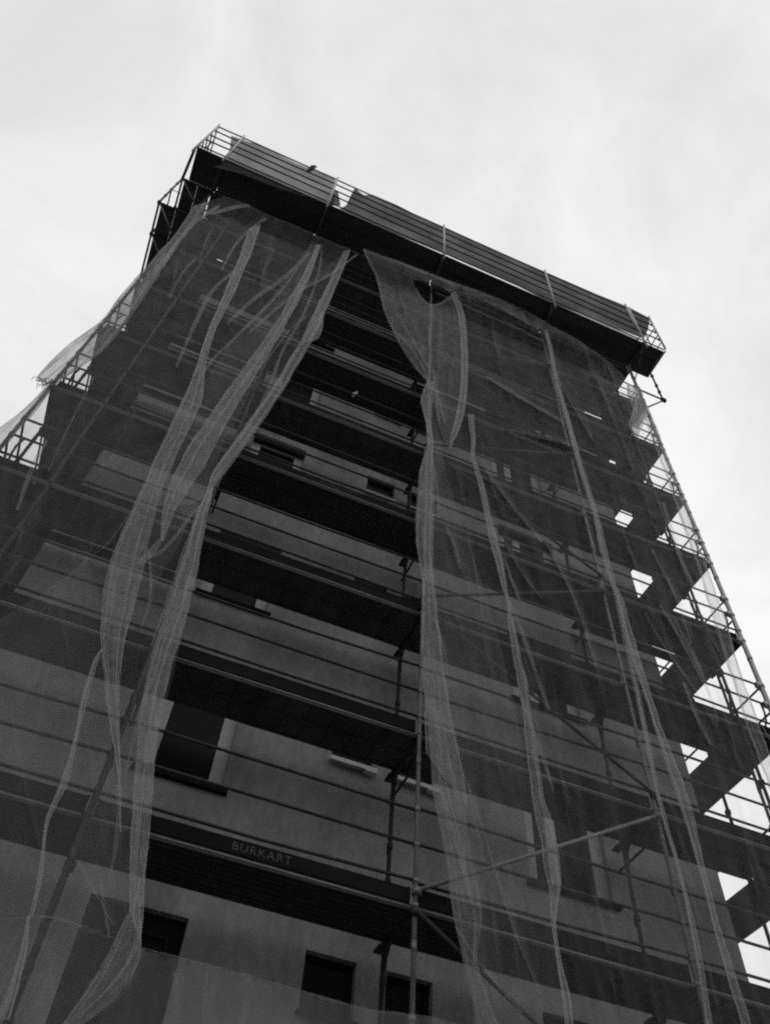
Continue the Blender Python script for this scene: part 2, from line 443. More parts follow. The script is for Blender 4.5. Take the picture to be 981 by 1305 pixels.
for i in range(6):
    x0, x1 = CX[i], CX[i+1]
    m = MB()
    y0 = CY+.05
    for (a, b) in ((y0, y0+.325), (y0+.33, .12)):
        m.box(x0+.01, x1-.01, a, b, CZ, CZ+.05)
        m.box(x0+.01, x1-.01, a, a+.014, CZ-.03, CZ-.0005)
    sp(m, 'console_deck', M_DECK)
    for h in (.66, 1.15, 1.66, 2.1):
        m = MB(); m.tube(rag_tube((x0+.02,CY,CZ+h+random.uniform(-.02,.02)),(x1-.02,CY,CZ+h+random.uniform(-.02,.02)), .01), .0185, 8)
        sp(m, 'top_rail', M_GALVD, True)
    m = MB(); m.tube([(x0+.02,CY,CZ+.02),(x1-.02,CY,CZ+.02)], .018, 8)
    sp(m, 'ledger', M_GALVD, True)
# slatted edge strip in the fourth bay
m = MB(); x = 3.15
while x < 5.55:
    m.box(x, x+.022, CY+.005, CY+.06, CZ-.012, CZ+.012); x += .05
sp(m, 'edge_grating', M_SILL, label='pale slatted strip along the platform edge')
# end guards
for x, ys in ((CX[0], (CY, -.42, -.1)), (CX[-1], (CY, -.42, -.1))):
    m = MB()
    for h in (.5, .95, 1.4, 1.95): m.tube([(x,CY,CZ+h),(x,.0,CZ+h)], .016, 8)
    for y in ys[1:]: m.tube([(x,y,CZ+.05),(x,y,CZ+2.0)], .016, 8)
    sp(m, 'end_guard', M_GALVD, True)
# wire mesh infill behind the rails (outline surveyed, hung on the rail plane)
def flat_sheet(pts, y, name, mat, thick=.006, holes=()):
    W = [at(px,py,y) for px,py in pts]
    m = MB(); m.prism([(q.x,q.z) for q in W], 'y', y-thick/2, y+thick/2)
    return sp(m, name, mat)
flat_sheet([(272,212),(284,211),(289,203),(293,190),(295,173),(330,185),(380,209),(427,228),(427,243),(425,262),(415,259),(350,238),(310,222)], CY+.07, 'wire_mesh', M_WIREL)
flat_sheet([(434,262),(431,246),(428,242),(419,262)], CY+.075, 'wire_mesh', M_WIRE)
flat_sheet([(433,266),(441,262),(446,251),(450,243),(453,239),(457,244),(464,249),(474,248),(505,261),(540,279),(580,296),(640,323),(700,349),(760,375),(800,391),(826,405),(826,418),(820,432),(760,408),(703,386),(640,355),(567,324),(500,296)], CY+.07, 'wire_mesh', M_WIRE)

# side consoles at the upper left corner
for k, yb in ((8, 3.2), (7, 3.2)):
    z = z_(k)
    m = MB()
    for a, b in ((-6.33, -6.02), (-6.01, -5.70)): m.box(a, b, .02, yb, z+.01, z+.06)
    sp(m, 'console_deck', M_DECK)
    for y in (0.0, DW, 3.2):
        m = MB()
        m.tube([(-6.38,y,z-.02),(-5.65,y,z-.02)], .022, 8)
        m.tube([(-6.36,y,z-.03),(-5.66,y,z-1.5)], .018, 8)
        m.box(-6.41,-6.35,y-.03,y+.03,z-.06,z+.03)
        sp(m, 'console_bracket', M_GALVD, True)
        if k == 7 and y < 1:
            m = MB(); m.tube([(-6.38,y,z-.05),(-6.38,y,z+2.02)], .024, 10)
            for h in (.5, 1.0, 1.5): joint(m, -6.38, y, z+h)
            sp(m, 'console_post', M_GALV, True)
    m = MB()
    m.tube([(-6.38,-.02,z+.0),(-6.38,yb,z+.0)], .024, 8)
    if k == 7:
        sp(m, 'top_rail', M_GALVD, True)
        m = MB(); m.tube([(-5.65,0,z+1),(-6.38,0,z+1),(-6.38,yb,z+1)], .017, 8)
    sp(m, 'top_rail', M_GALVD, True)
m = MB(); m.tube([(-6.30,CY,16.1),(-6.38,-.02,16.02)], .034, 8); sp(m, 'console_bracket', M_GALVD, True)
# outrigger bracket at the upper right corner
m = MB()
m.tube([(5.69,0,14.98),(6.44,0,14.98)], .024, 8); m.tube([(5.71,0,14.02),(6.42,0,14.93)], .02, 8)
m.box(6.38,6.5,-.04,.04,14.92,15.04); sp(m, 'console_bracket', M_GALVD, True)
m = MB(); m.tube([(6.42,0,14.98),(6.42,0,17.0)], .024, 10)
for z in (15.4, 15.75, 16.3): joint(m, 6.42, 0, z, .042, .06)
sp(m, 'console_post', M_GALVD, True)
# hoist arm bits near the top right: folded tubes tied to the upright
m = MB(); m.tube([(5.72,-.02,15.0),(5.6,-.05,14.2),(5.66,-.03,13.4)], .03, 8); sp(m, 'brace', M_GALVD, True)

# ------------------------------------------------------------------ nets
def nz(x, y, z=0.0): return noise.noise(Vector((x, y, z)))
def fold(X, Z, seed, amp=1.0):
    a = nz(X*2.6+seed+.25*Z, Z*.16, seed)*.07
    b = (1-abs(nz(X*6.5+seed*3, Z*.3, seed+5)))**3*.035
    c = nz(X*14, Z*.9, seed+9)*.012
    d = nz((X-Z*.55)*3.0, (X+Z)*.3, seed+2)*.03
    e = nz((X+Z*.35)*5.0, Z*.25, seed+12)*.022
    r1 = (1-abs(nz(X*4.1+Z*1.1, Z*1.4-X*.8, seed+21))*2.2); r2 = (1-abs(nz(X*8.3-Z*1.9, Z*2.1+X*.6, seed+33))*2.4)
    f = max(0, r1)**5*.008+max(0, r2)**5*.004
    return -(abs(a)+b+c+abs(d)+abs(e)+f)*amp
def resample(pl, n):
    P = [Vector(p) for p in pl]; L = [0]
    for i in range(1, len(P)): L.append(L[-1]+(P[i]-P[i-1]).length)
    out = []
    for i in range(n):
        t = L[-1]*i/(n-1); j = 1
        while j < len(L)-1 and L[j] < t: j += 1
        f = (t-L[j-1])/max(1e-6, L[j]-L[j-1])
        # catmull-rom
        p0, p1, p2, p3 = P[max(j-2,0)], P[j-1], P[j], P[min(j+1,len(P)-1)]
        out.append(.5*((2*p1)+(-p0+p2)*f+(2*p0-5*p1+4*p2-p3)*f*f+(-p0+3*p1-3*p2+p3)*f**3))
    return out
def sheet(name, outline, y0=-.06, hole=None, step=6.0, seed=1.0, amp=1.0, mat=M_NET, yfun=None, creases=()):
    vs = [Vector(p) for p in outline]; n = len(vs)
    # refine outline
    ring = []
    for i in range(n):
        a, b = vs[i], vs[(i+1) % n]; c = max(1, int((b-a).length/step))
        for q in range(c): ring.append(a.lerp(b, q/c))
    pts = list(ring); edges = [(i, (i+1) % len(ring)) for i in range(len(ring))]; faces = []
    if hole:
        hs = []
        for i in range(len(hole)):
            a, b = Vector(hole[i]), Vector(hole[(i+1) % len(hole)]); c = max(1, int((b-a).length/3))
            for q in range(c): hs.append(a.lerp(b, q/c))
        s = len(pts); pts += hs; edges += [(s+i, s+(i+1) % len(hs)) for i in range(len(hs))]
    x0, x1 = min(p.x for p in vs), max(p.x for p in vs); y0_, y1 = min(p.y for p in vs), max(p.y for p in vs)
    r = 0; yy = y0_
    while yy < y1:
        xx = x0 + (step/2 if r % 2 else 0)
        while xx < x1:
            pts.append(Vector((xx+.1*step*nz(xx,yy,3), yy))); xx += step
        yy += step*.87; r += 1
    # inside test
    def inside(p, poly):
        c = False; j = len(poly)-1
        for i in range(len(poly)):
            a, b = poly[i], poly[j]
            if (a[1] > p.y) != (b[1] > p.y) and p.x < (b[0]-a[0])*(p.y-a[1])/(b[1]-a[1])+a[0]: c = not c
            j = i
        return c
    keep0 = len(ring)+(len(hs) if hole else 0)
    CR = []
    for ci, c in enumerate(creases):
        Lc = sum((Vector(c[i+1])-Vector(c[i])).length for i in range(len(c)-1))
        rs = resample(c, max(4, int(Lc/4))); wd = 2.4+1.6*((ci*7) % 5)/4
        CR.append((rs, wd, min(q.x for q in rs)-18, max(q.x for q in rs)+18, min(q.y for q in rs)-18, max(q.y for q in rs)+18))
        for i, p in enumerate(rs):
            t = (rs[min(i+1,len(rs)-1)]-rs[max(i-1,0)]).normalized(); nn = Vector((-t.y, t.x))
            for o_ in (-9,-5,-3,-1.4,0,1.4,3,5,9): pts.append(p+nn*o_)
    pts = pts[:keep0]+[p for p in pts[keep0:] if inside(p, outline) and not (hole and inside(p, hole))]
    ov, oe, of, *_ = delaunay_2d_cdt(pts, edges, faces, 2, 1e-4)
    V = []
    for p in ov:
        q = at(p.x, p.y, y0)
        yb = y0 + (yfun(q.x, q.z) if yfun else 0)
        q = at(p.x, p.y, yb)
        q.y += fold(q.x, q.z, seed, amp)
        px_m = (q-CAM).length/F
        for rs, wd, xa, xb, ya, yb2 in CR:
            if not (xa < p.x < xb and ya < p.y < yb2): continue
            best = 1e9; bi = 0
            for i in range(len(rs)-1):
                ab = rs[i+1]-rs[i]; t = max(0, min(1, (p-rs[i]).dot(ab)/max(1e-6, ab.length_squared)))
                dd = (p-(rs[i]+ab*t)).length
                if dd < best: best = dd; bi = i+t
            u = bi/(len(rs)-1); am = math.sin(math.pi*min(1, max(0, u*.92+.04)))**.6
            q.y -= px_m*wd*.9*am*math.exp(-(best/wd)**1.3)
        V.append(tuple(at(p.x, p.y, q.y)))
    if hole:
        of = [f for f in of if not inside((ov[f[0]]+ov[f[1]]+ov[f[2]])/3, hole)]
    m = MB(); m.v = V; m.f = [tuple(f) for f in of]
    o = m.build(name, mat, None, True, loc=tuple(V[0]))
    return o
def strip(name, left, right, y0=-.13, pleats=4, amp=.04, seed=0., mat=M_NETF, parent=None, cols=None, jitter=.5, rows=None, cords=None):
    if cords is None: cords = pleats
    Lp = sum((Vector(left[i+1])-Vector(left[i])).length for i in range(len(left)-1))
    n = rows or max(8, int(Lp/4.5)); a = resample(left, n); b = resample(right, n)
    for i in range(n):
        wd_ = min(1.6, (b[i]-a[i]).length*.10)*jitter*2
        a[i] = a[i]+Vector((wd_*(nz(seed+.5, i*.16, 1)+.35*nz(seed, i*.5, 7)), 0)); b[i] = b[i]+Vector((wd_*(nz(seed+8.5, i*.16, 2)+.35*nz(seed, i*.5, 4)), 0))
    cols = cols or 28+10*pleats
    V = []; Fc = []
    for i in range(n):
        v = i/(n-1)
        wpx = (b[i]-a[i]).length; dist = (at((a[i].x+b[i].x)/2, (a[i].y+b[i].y)/2, y0)-CAM).length/F
        hw = wpx*dist*.5
        th = min(amp*1.2, hw*.6)*(.6+.7*abs(nz(seed, v*5, 2)))
        for j in range(cols):
            an = 2*math.pi*j/cols
            u = .5-.5*math.cos(an)
            front = math.sin(an) >= 0
            wob = .07*nz(seed+3*(1 if front else 2), v*n/12, u*2)*math.sin(math.pi*u)
            p = a[i].lerp(b[i], u+wob)
            c1 = .33+.2*nz(seed, v*3, 8); c2 = .66+.2*nz(seed+4, v*3, 9)
            cr = math.exp(-((u-(c1 if front else c2))/.05)**2)
            cr += .8*math.exp(-((u-(.18 if front else .5)-.15*nz(seed+7, v*4, 3))/.04)**2)+.8*math.exp(-((u-(.55 if front else .82)-.15*nz(seed+9, v*5, 6))/.04)**2)
            y = y0 - th*math.sin(an) - max(th,.02)*1.3*cr*(1 if front else -.6)*min(1,.35+abs(nz(v*5, seed, 5)*2)) - .02*nz(u*3, v*n/9, seed)
            q0 = at(p.x, p.y, y)
            k1 = 1-abs(nz(q0.x*9+seed, q0.z*3.2+(5 if front else 0), seed+1))*2.3; k2 = 1-abs(nz(q0.x*15-q0.z*4, q0.z*6+seed, (3 if front else 8)))*2.3
            y -= (max(0, k1)**4*.03+max(0, k2)**4*.018)*min(1, hw/.08)
            V.append(tuple(at(p.x, p.y, y)))
    for i in range(n-1):
        for j in range(cols):
            s_ = i*cols+j; k_ = i*cols+(j+1) % cols; Fc.append((s_, k_, k_+cols, s_+cols))
    nf = len(Fc)
    # tight twisted creases running along the cloth
    for c in range(cords):
        r_ = random.Random(int(seed*100)+c*17)
        ua = r_.uniform(.04, .96); ub = max(.03, min(.97, ua+r_.uniform(-.5, .5))); i0 = int(n*r_.uniform(0, .5)) if c > 1 else 0; i1 = int(n*r_.uniform(.55, 1)) if c > 1 else n-1
        if i1-i0 < 5: continue
        base = len(V); wp = r_.uniform(.7, 1.5)
        for i in range(i0, i1+1):
            t = (i-i0)/(i1-i0); u = ua+(ub-ua)*t+.05*nz(t*5, c+seed, 3); u = max(.01, min(.99, u))
            p = a[i].lerp(b[i], u); ww = wp*(.35+.65*math.sin(math.pi*(t*.9+.05)))*(.8+.5*abs(nz(i*.12, c, seed)))
            yy = y0-amp*.9-.03
            for dx, dy in ((-ww, 0), (0, -.012), (ww, 0)): V.append(tuple(at(p.x+dx, p.y, yy+dy)))
        for i in range(i1-i0):
            for q_ in (0, 1):
                s_ = base+i*3+q_; Fc.append((s_, s_+1, s_+4, s_+3))
    m = MB(); m.v = V; m.f = Fc
    o = m.build(name, mat, None, True, loc=V[0])
    o.data.materials.append(M_CORD)
    for i_ in range(nf, len(Fc)): o.data.polygons[i_].material_index = 1
    if parent is None: return o
    o.parent = parent; o.location = Vector(V[0])-parent.location
    return o
def line(parent, pts, wpx=3.0, y0=-.1, name='crease', mat=M_NETC, seed=0., taper=True):
    """a narrow gathered crease or seam of a net"""
    n = len(pts); l, r = [], []
    for i, p in enumerate(pts):
        a = Vector(pts[max(0,i-1)]); b = Vector(pts[min(n-1,i+1)]); t = (b-a).normalized(); nn = Vector((-t.y, t.x))
        w_ = wpx*(.35+.65*math.sin(math.pi*(i+.5)/n)) if taper else wpx
        l.append(tuple(Vector(p)+nn*w_/2)); r.append(tuple(Vector(p)-nn*w_/2))
    return strip(name, r, l, y0, 1, .008, seed, mat, parent, cols=8, jitter=.25, cords=0)

creL = [[(165,655),(140,690),(110,715),(80,740),(60,752)],[(455,324),(420,350),(380,372),(345,400),(318,424)],[(395,322),(360,356),(325,380),(290,412)],
 [(404,312),(392,345),(372,390),(350,425)],[(340,278),(322,290),(300,312),(282,345)],[(262,272),(278,270),(300,264),(318,262)],[(270,292),(262,308),(255,330)],
 [(330,290),(318,325),(300,350),(285,372)],[(300,345),(270,372),(245,420),(225,468)],[(395,400),(370,420),(345,452),(318,480),(300,512)],[(388,330),(352,378),(300,430),(262,470),(240,520)],
 [(280,262),(250,282),(228,305),(208,340)],[(250,330),(235,345),(215,380)],[(410,318),(405,352),(388,398),(360,448),(340,500),(308,560)],[(150,1000),(150,1060),(140,1120)],[(100,1100),(120,1135),(145,1180)],
 [(128,1120),(132,1150),(140,1195)],[(60,560),(40,600),(22,650)],[(120,480),(90,540),(62,600)],[(190,700),(192,760),(180,800)],[(240,640),(222,690),(210,720)],[(160,640),(120,690),(70,760),(40,800)]]
creL += [[(75,600),(50,640),(20,690)],[(110,520),(85,560),(60,600)],[(345,300),(335,340),(330,380)],[(430,330),(410,360),(390,395)],[(300,520),(280,560),(262,600)],[(95,700),(60,780),(30,860)],
 [(115,830),(75,900),(40,980)],[(205,790),(170,850),(150,900)],[(160,1090),(162,1130),(170,1180)],[(240,290),(225,330),(215,380),(200,430)],[(355,290),(345,320),(320,370),(290,420)],[(190,480),(160,540),(130,600),(95,660)]]
creR = [[(551,392),(549,440),(547,488)],[(540,490),(556,500),(562,520),(566,540)],[(552,470),(556,510),(560,545)],[(500,420),(520,440),(540,470),(545,490)],[(505,400),(528,438),(545,468)],
 [(648,765),(668,815),(690,880),(700,905)],[(640,685),(665,730),(690,762)],[(642,710),(652,740),(662,765)],[(568,670),(580,700),(586,725)],[(592,665),(602,710),(610,750),(615,790)],[(556,790),(566,830),(570,860)],
 [(620,600),(650,640),(690,690)],[(700,460),(720,500),(755,560)],[(545,560),(553,600),(560,650)],[(660,880),(690,960),(705,1010)],[(590,985),(610,1040),(628,1100),(660,1200),(700,1290)],[(580,1180),(620,1240),(665,1290)],
 [(870,870),(890,920),(905,950)],[(820,780),(850,830),(885,880),(910,925)],[(840,770),(870,820),(900,880)],[(860,790),(890,850),(915,920)],[(880,760),(910,820),(945,880),(985,950)],[(830,700),(860,760),(880,820)],[(845,640),(862,700),(885,750)],
 [(600,375),(650,400),(690,425)],[(520,340),(560,356),(600,372)],[(620,480),(660,505),(720,540)],[(640,545),(680,556),(740,570)],[(690,680),(730,760),(760,850)],[(560,1005),(580,1070),(600,1150)],[(700,1135),(720,1180),(728,1230)],
 [(845,1005),(862,1060),(872,1110)],[(735,600),(752,680),(770,760)],[(776,620),(800,700),(830,790)],[(790,560),(812,620),(838,690)],[(620,400),(632,450),(640,500)]]
creR += [[(700,440),(712,500),(728,560)],[(560,400),(556,450),(553,500)],[(580,600),(590,640),(596,690)],[(610,560),(618,600),(640,660)],[(905,860),(925,920),(940,980)],[(930,1000),(950,1080),(965,1160)],
 [(868,1100),(890,1180),(910,1280)],[(640,1100),(650,1180),(664,1280)],[(750,1120),(770,1200),(785,1290)],[(700,930),(715,1000),(725,1060)],[(760,450),(790,500),(812,560)],[(740,440),(765,500),(790,560)]]
# left net
left_edge = [(447,316),(438,332),(428,352),(418,378),(409,400),(396,418),(380,440),(362,478),(343,520),(322,552),(296,590),(272,628),(262,670),(248,735),(232,800),(214,868),(201,950),(191,1040),(184,1120),(179,1207)]
outl = left_edge + [(150,1200),(118,1182),(60,1170),(30,1170),(-40,1180),(-40,700),(-30,585),(0,583),(30,536),(62,490),(96,452),(130,417),(156,388),(178,362),(200,330),(222,300),(240,278),(262,258),(285,250),(312,258),(345,276),(375,286),(405,300),(430,312)]
topy = lambda X, Z: -.28*max(0, min(1, (Z-14.6)/1.4))
nl = sheet('scaffold_net', outl, -.06, None, 5.2, 1.3, 1.0, yfun=topy, creases=creL, mat=M_NETA)
tag(nl, 'large thin pale net veiling the left half of the scaffold from top platform down', 'net')
# right net
re = [(463,318),(500,331),(545,348),(600,368),(650,388),(695,411),(735,432),(768,455),(790,474),(803,490),(812,510),(822,540),(835,575),(850,610),(864,650),(880,695),(893,740),(908,785),(922,830),(938,880),(955,930),(975,985),(1000,1050),(1010,1180),(1010,1330),(612,1330),(598,1270),(588,1215),(577,1165),(571,1110),(562,1060),(552,1010),(547,960),(545,900),(541,840),(540,780),(540,700),(541,620),(545,560),(548,520),(545,487),(528,466),(511,440),(500,420),(490,398),(484,372),(478,350),(468,332)]
hole = [(527,357),(529,367),(536,378),(545,386),(553,389),(563,386),(572,379),(578,373),(566,368),(550,362),(536,357)]
nr = sheet('scaffold_net', re, -.06, hole, 5.2, 6.1, 1.0, yfun=topy, creases=creR)
tag(nr, 'large thin pale net with a half round hole covering the right half of the scaffold', 'net')
# lower net
lo = [(-40,1176),(30,1168),(56,1168),(80,1172),(118,1184),(150,1196),(178,1207),(186,1212),(230,1222),(265,1231),(320,1246),(400,1269),(470,1286),(500,1292),(530,1294),(560,1300),(620,1322),(680,1345),(680,1400),(-40,1400)]
nb = sheet('scaffold_net', lo, -.075, None, 6.5, 9.4, .8, mat=M_NETL)
tag(nb, 'lower net tied along a guardrail and covering the bottom edge of the picture', 'net')
line(nb, [(178,1208),(230,1221),(265,1230),(320,1245),(400,1268),(470,1286),(530,1294)], 2.5, -.09, seed=1.1, taper=False)
line(nb, [(530,1294),(560,1299),(600,1312),(660,1335)], 2.0, -.09, seed=1.7, taper=False)
line(nb, [(34,1168),(56,1168),(80,1172),(130,1188)], 2.0, -.09, seed=2.1, taper=False)
line(nb, [(265,1232),(262,1262),(258,1305)], 3, -.09, seed=3.1)
line(nb, [(222,1240),(226,1270),(225,1310)], 5, -.09, seed=3.6)
strip('fold', [(35,1167),(26,1210),(14,1250),(-6,1300)], [(39,1167),(34,1210),(26,1250),(12,1300)], -.12, 2, .03, 3.3, parent=nb)
line(nb, [(30,1178),(12,1210),(-2,1240)], 3, -.1, seed=4.4)
strip('fold', [(178,1120),(165,1160),(140,1210),(118,1250),(80,1305)], [(179,1150),(180,1205),(168,1245),(140,1280),(100,1310)], -.12, 3, .03, 5.3, parent=nb)
line(nb, [(182,1212),(170,1240),(158,1265),(120,1300)], 3, -.1, seed=4.9)

# gathered strips of the left net
s1 = strip('hanging_net', [(318,292),(304,328),(284,378),(264,424),(249,470),(232,512),(202,574),(178,628),(158,672),(140,718),(131,765),(129,815),(133,870),(140,925),(150,985),(153,1060)],
      [(332,286),(320,322),(300,372),(275,420),(262,470),(257,512),(228,574),(206,628),(194,672),(184,718),(174,765),(160,815),(153,870),(153,925),(154,985),(154,1060)], -.16, 2, .05, .4)
tag(s1, 'long broad ribbon of net twisting down the left side and ending in a point', 'net')
s2 = strip('hanging_net', [(403,312),(388,345),(364,390),(338,430),(308,472),(272,522),(246,560),(224,600),(211,636),(206,662),(205,688)],
      [(409,312),(396,350),(374,396),(350,438),(326,478),(302,518),(282,552),(262,592),(240,625),(222,655),(208,690)], -.20, 2, .05, 1.4)
tag(s2, 'narrow gathered net strip hanging beside the torn opening to a curled tip', 'net')
s3 = strip('fold', [(438,320),(424,348),(400,398),(376,446),(350,488),(322,530),(296,565),(272,600),(262,628),(250,655),(240,690),(224,740),(208,790),(190,850),(176,930),(170,1010),(166,1090),(165,1160)],
      [(447,318),(437,345),(420,385),(403,425),(378,468),(354,508),(324,552),(297,590),(275,618),(268,640),(262,672),(250,735),(236,795),(214,868),(200,945),(193,1035),(186,1115),(180,1205)], -.12, 3, .04, 2.4, parent=nl)
strip('fold', [(409,398),(398,412),(386,430),(380,441)], [(412,396),(411,418),(405,432),(390,436)], -.2, 2, .05, 2.9, parent=nl)
# tie ropes of net between the strips
line(nl, [(205,688),(196,700),(185,712),(178,720)], 8, -.2, seed=5.5)
line(nl, [(270,625),(250,636),(236,641),(222,638),(216,630)], 5, -.17, seed=6.1)
line(nl, [(268,634),(245,655),(225,682),(205,703),(185,712),(172,720)], 4, -.17, seed=6.7)
line(nl, [(266,636),(248,672),(236,700),(222,742),(205,790),(196,812)], 5, -.16, seed=7.1)
line(nl, [(214,800),(200,850),(182,900),(166,960),(160,990)], 4, -.15, seed=7.9)
ov = sheet('overlap', [(-40,810),(20,778),(60,752),(85,738),(112,714),(131,765),(128,830),(140,930),(150,1010),(158,1100),(165,1196),(118,1182),(60,1170),(30,1170),(-40,1180)], -.10, None, 7, 21.3, 1.0, mat=M_NETT, creases=[[(70,760),(80,800),(90,860)],[(100,900),(120,1000),(135,1110)],[(10,900),(30,1000),(60,1120)],[(60,820),(50,900),(30,990)]])
ov.parent = nl; ov.location = ov.location-nl.location
for di, (pl, cr_) in enumerate([
  ([(395,312),(412,312),(372,400),(330,480),(284,570),(255,640),(225,700),(190,760),(135,760),(150,690),(185,620),(215,560),(290,440),(345,380)], [[(398,330),(330,430),(260,560),(190,700)],[(385,360),(310,480),(230,640)]]),
  ([(205,790),(262,670),(235,800),(200,950),(184,1120),(165,1200),(110,1188),(58,1168),(108,1040),(160,920)], [[(205,820),(160,960),(125,1080),(110,1180)],[(215,850),(180,1000),(150,1150)]])]):
    d_ = sheet('overlap', pl, -.13-.02*di, None, 6, 40.5+di*3, 1.1, mat=M_NETT, creases=cr_); d_.parent = nl; d_.location = d_.location-nl.location
s4 = strip('fold', [(130,826),(118,845),(104,890),(98,925),(88,965),(76,1000),(60,1040),(56,1060),(50,1110),(42,1150),(38,1168)],
      [(132,826),(124,848),(112,892),(102,930),(95,965),(86,1000),(68,1036),(60,1060),(56,1110),(48,1150),(42,1168)], -.13, 2, .035, 3.4, parent=nl)

for i, c in enumerate(creL[:20]): line(nl, c, 1.5+1.6*(i % 3), -.2, mat=M_CORDS, seed=10+i*.7)
# torn and gathered strips on the right net
fl = sheet('flap', [(463,318),(500,331),(545,348),(585,362),(590,400),(593,440),(592,480),(588,515),(580,545),(573,572),(563,556),(556,530),(550,505),(545,487),(528,466),(511,440),(500,420),(490,398),(484,372),(478,350),(468,332)], -.16, hole, 5, 3.3, 1.2, yfun=topy, creases=[[(500,345),(515,400),(540,470)],[(520,400),(535,440),(548,480)],[(560,392),(558,450),(556,510)],[(575,380),(578,440),(570,500)],[(540,388),(545,430),(550,470)]])
fl.parent = nr; fl.location = fl.location-nr.location; fl['label'] = 'paler doubled flap of net tapering down from the half round hole'
t1 = strip('fold', [(545,484),(538,500),(536,515),(543,540),(545,560),(538,585),(533,610),(530,650),(530,690),(534,712),(538,740),(537,790),(538,850),(541,910),(543,960)],
      [(553,486),(553,505),(550,525),(550,545),(551,562),(552,590),(553,630),(552,690),(552,730),(556,770),(562,820),(570,880),(578,930),(590,985),(596,1030)], -.11, 3, .04, 4.4, parent=nr)
t2 = strip('hanging_net', [(574,374),(583,400),(587,430),(588,470),(586,505),(580,535),(574,560),(573,572)],
      [(580,371),(591,398),(595,430),(596,475),(594,510),(588,540),(578,562),(574,573)], -.16, 2, .04, 5.4)
tag(t2, 'short crumpled net strip dangling below the half round hole', 'net')
d_ = sheet('overlap', [(545,500),(556,540),(570,610),(600,700),(632,800),(655,900),(672,980),(690,1060),(705,1160),(722,1300),(722,1330),(612,1330),(577,1165),(552,1010),(541,840),(541,620)], -.12, None, 6, 55.5, 1.1, mat=M_NETT, creases=[[(550,560),(565,700),(600,860),(650,1040),(680,1200)],[(548,760),(570,900),(610,1080),(640,1260)],[(560,640),(610,800),(660,1000)]])
d_.parent = nr; d_.location = d_.location-nr.location
t3 = strip('fold', [(596,528),(600,560),(600,582),(608,612),(616,650),(624,690),(632,718),(640,750),(645,764),(648,800),(654,840),(660,870),(666,905),(670,950),(677,1010),(686,1060),(694,1110),(700,1140),(703,1180),(710,1230),(716,1270),(722,1320)],
      [(603,528),(606,560),(605,582),(615,612),(624,650),(634,690),(642,720),(646,750),(648,764),(656,800),(664,840),(672,870),(676,905),(684,950),(692,1010),(706,1060),(714,1110),(712,1150),(708,1180),(716,1230),(726,1270),(732,1320)], -.12, 2, .03, 6.4, parent=nr)
t4 = strip('fold', [(692,422),(697,440),(704,478),(712,510),(722,545),(731,578),(744,620),(755,655),(763,700),(776,740),(785,765),(793,800),(803,835),(818,880),(836,935),(853,990),(870,1040),(885,1090),(896,1130),(908,1180),(925,1240),(945,1310)],
      [(697,420),(703,440),(710,478),(719,510),(729,545),(738,578),(751,620),(762,655),(773,700),(783,740),(794,765),(804,800),(814,835),(828,880),(846,935),(868,990),(884,1040),(894,1090),(904,1130),(917,1180),(936,1240),(958,1310)], -.12, 2, .03, 7.4, parent=nr)
t5 = strip('fold', [(812,505),(830,560),(850,612),(866,660),(880,700),(895,745),(908,790),(925,845),(940,890),(955,940),(975,990),(995,1050)],
      [(822,512),(842,560),(858,612),(876,655),(892,700),(908,745),(924,790),(938,840),(955,890),(972,940),(990,990),(1010,1050)], -.09, 2, .04, 8.4, parent=nr, mat=M_NETC)
t6 = strip('fold', [(545,900),(548,960),(552,1010),(562,1060),(571,1110),(577,1165),(590,1220),(602,1275),(612,1330)],
      [(560,900),(572,960),(585,1010),(596,1060),(604,1110),(614,1165),(608,1220),(624,1275),(645,1330)], -.11, 2, .05, 9.4, parent=nr, mat=M_NETC)
t7 = strip('fold', [(780,750),(790,800),(805,870),(820,940),(832,1000),(842,1040),(860,1100),(872,1150),(884,1210),(900,1310)],
      [(786,750),(797,800),(812,870),(827,940),(838,1000),(848,1040),(865,1100),(878,1150),(892,1210),(908,1310)], -.1, 2, .02, 3.9, parent=nr)
# wrapped net on the corner near the top right
t8 = strip('fold', [(798,488),(800,505),(806,522),(800,540),(806,555)],[(818,498),(822,515),(826,525),(820,540),(812,558)], -.1, 3, .05, 1.9, parent=nr)
strip('fold', [(806,505),(806,520),(802,535)],[(822,508),(824,525),(812,548)], -.15, 3, .05, .9, mat=M_NETD, parent=nr)
for i, c in enumerate(creR[:30]): line(nr, c, 1.5+1.2*(i % 3), -.2, mat=M_CORDS, seed=30+i*.7)
line(nr, hole[1:9], 2.5, -.09, seed=60, taper=False)
line(nr, [(463,318),(472,336),(480,352),(486,378),(491,398),(500,418),(511,440),(528,466),(545,485)], 2.5, -.1, seed=61, taper=False)
line(nr, [(463,318),(500,331),(545,348),(600,368),(650,388),(695,411)], 2.5, -.33, seed=62, taper=False)

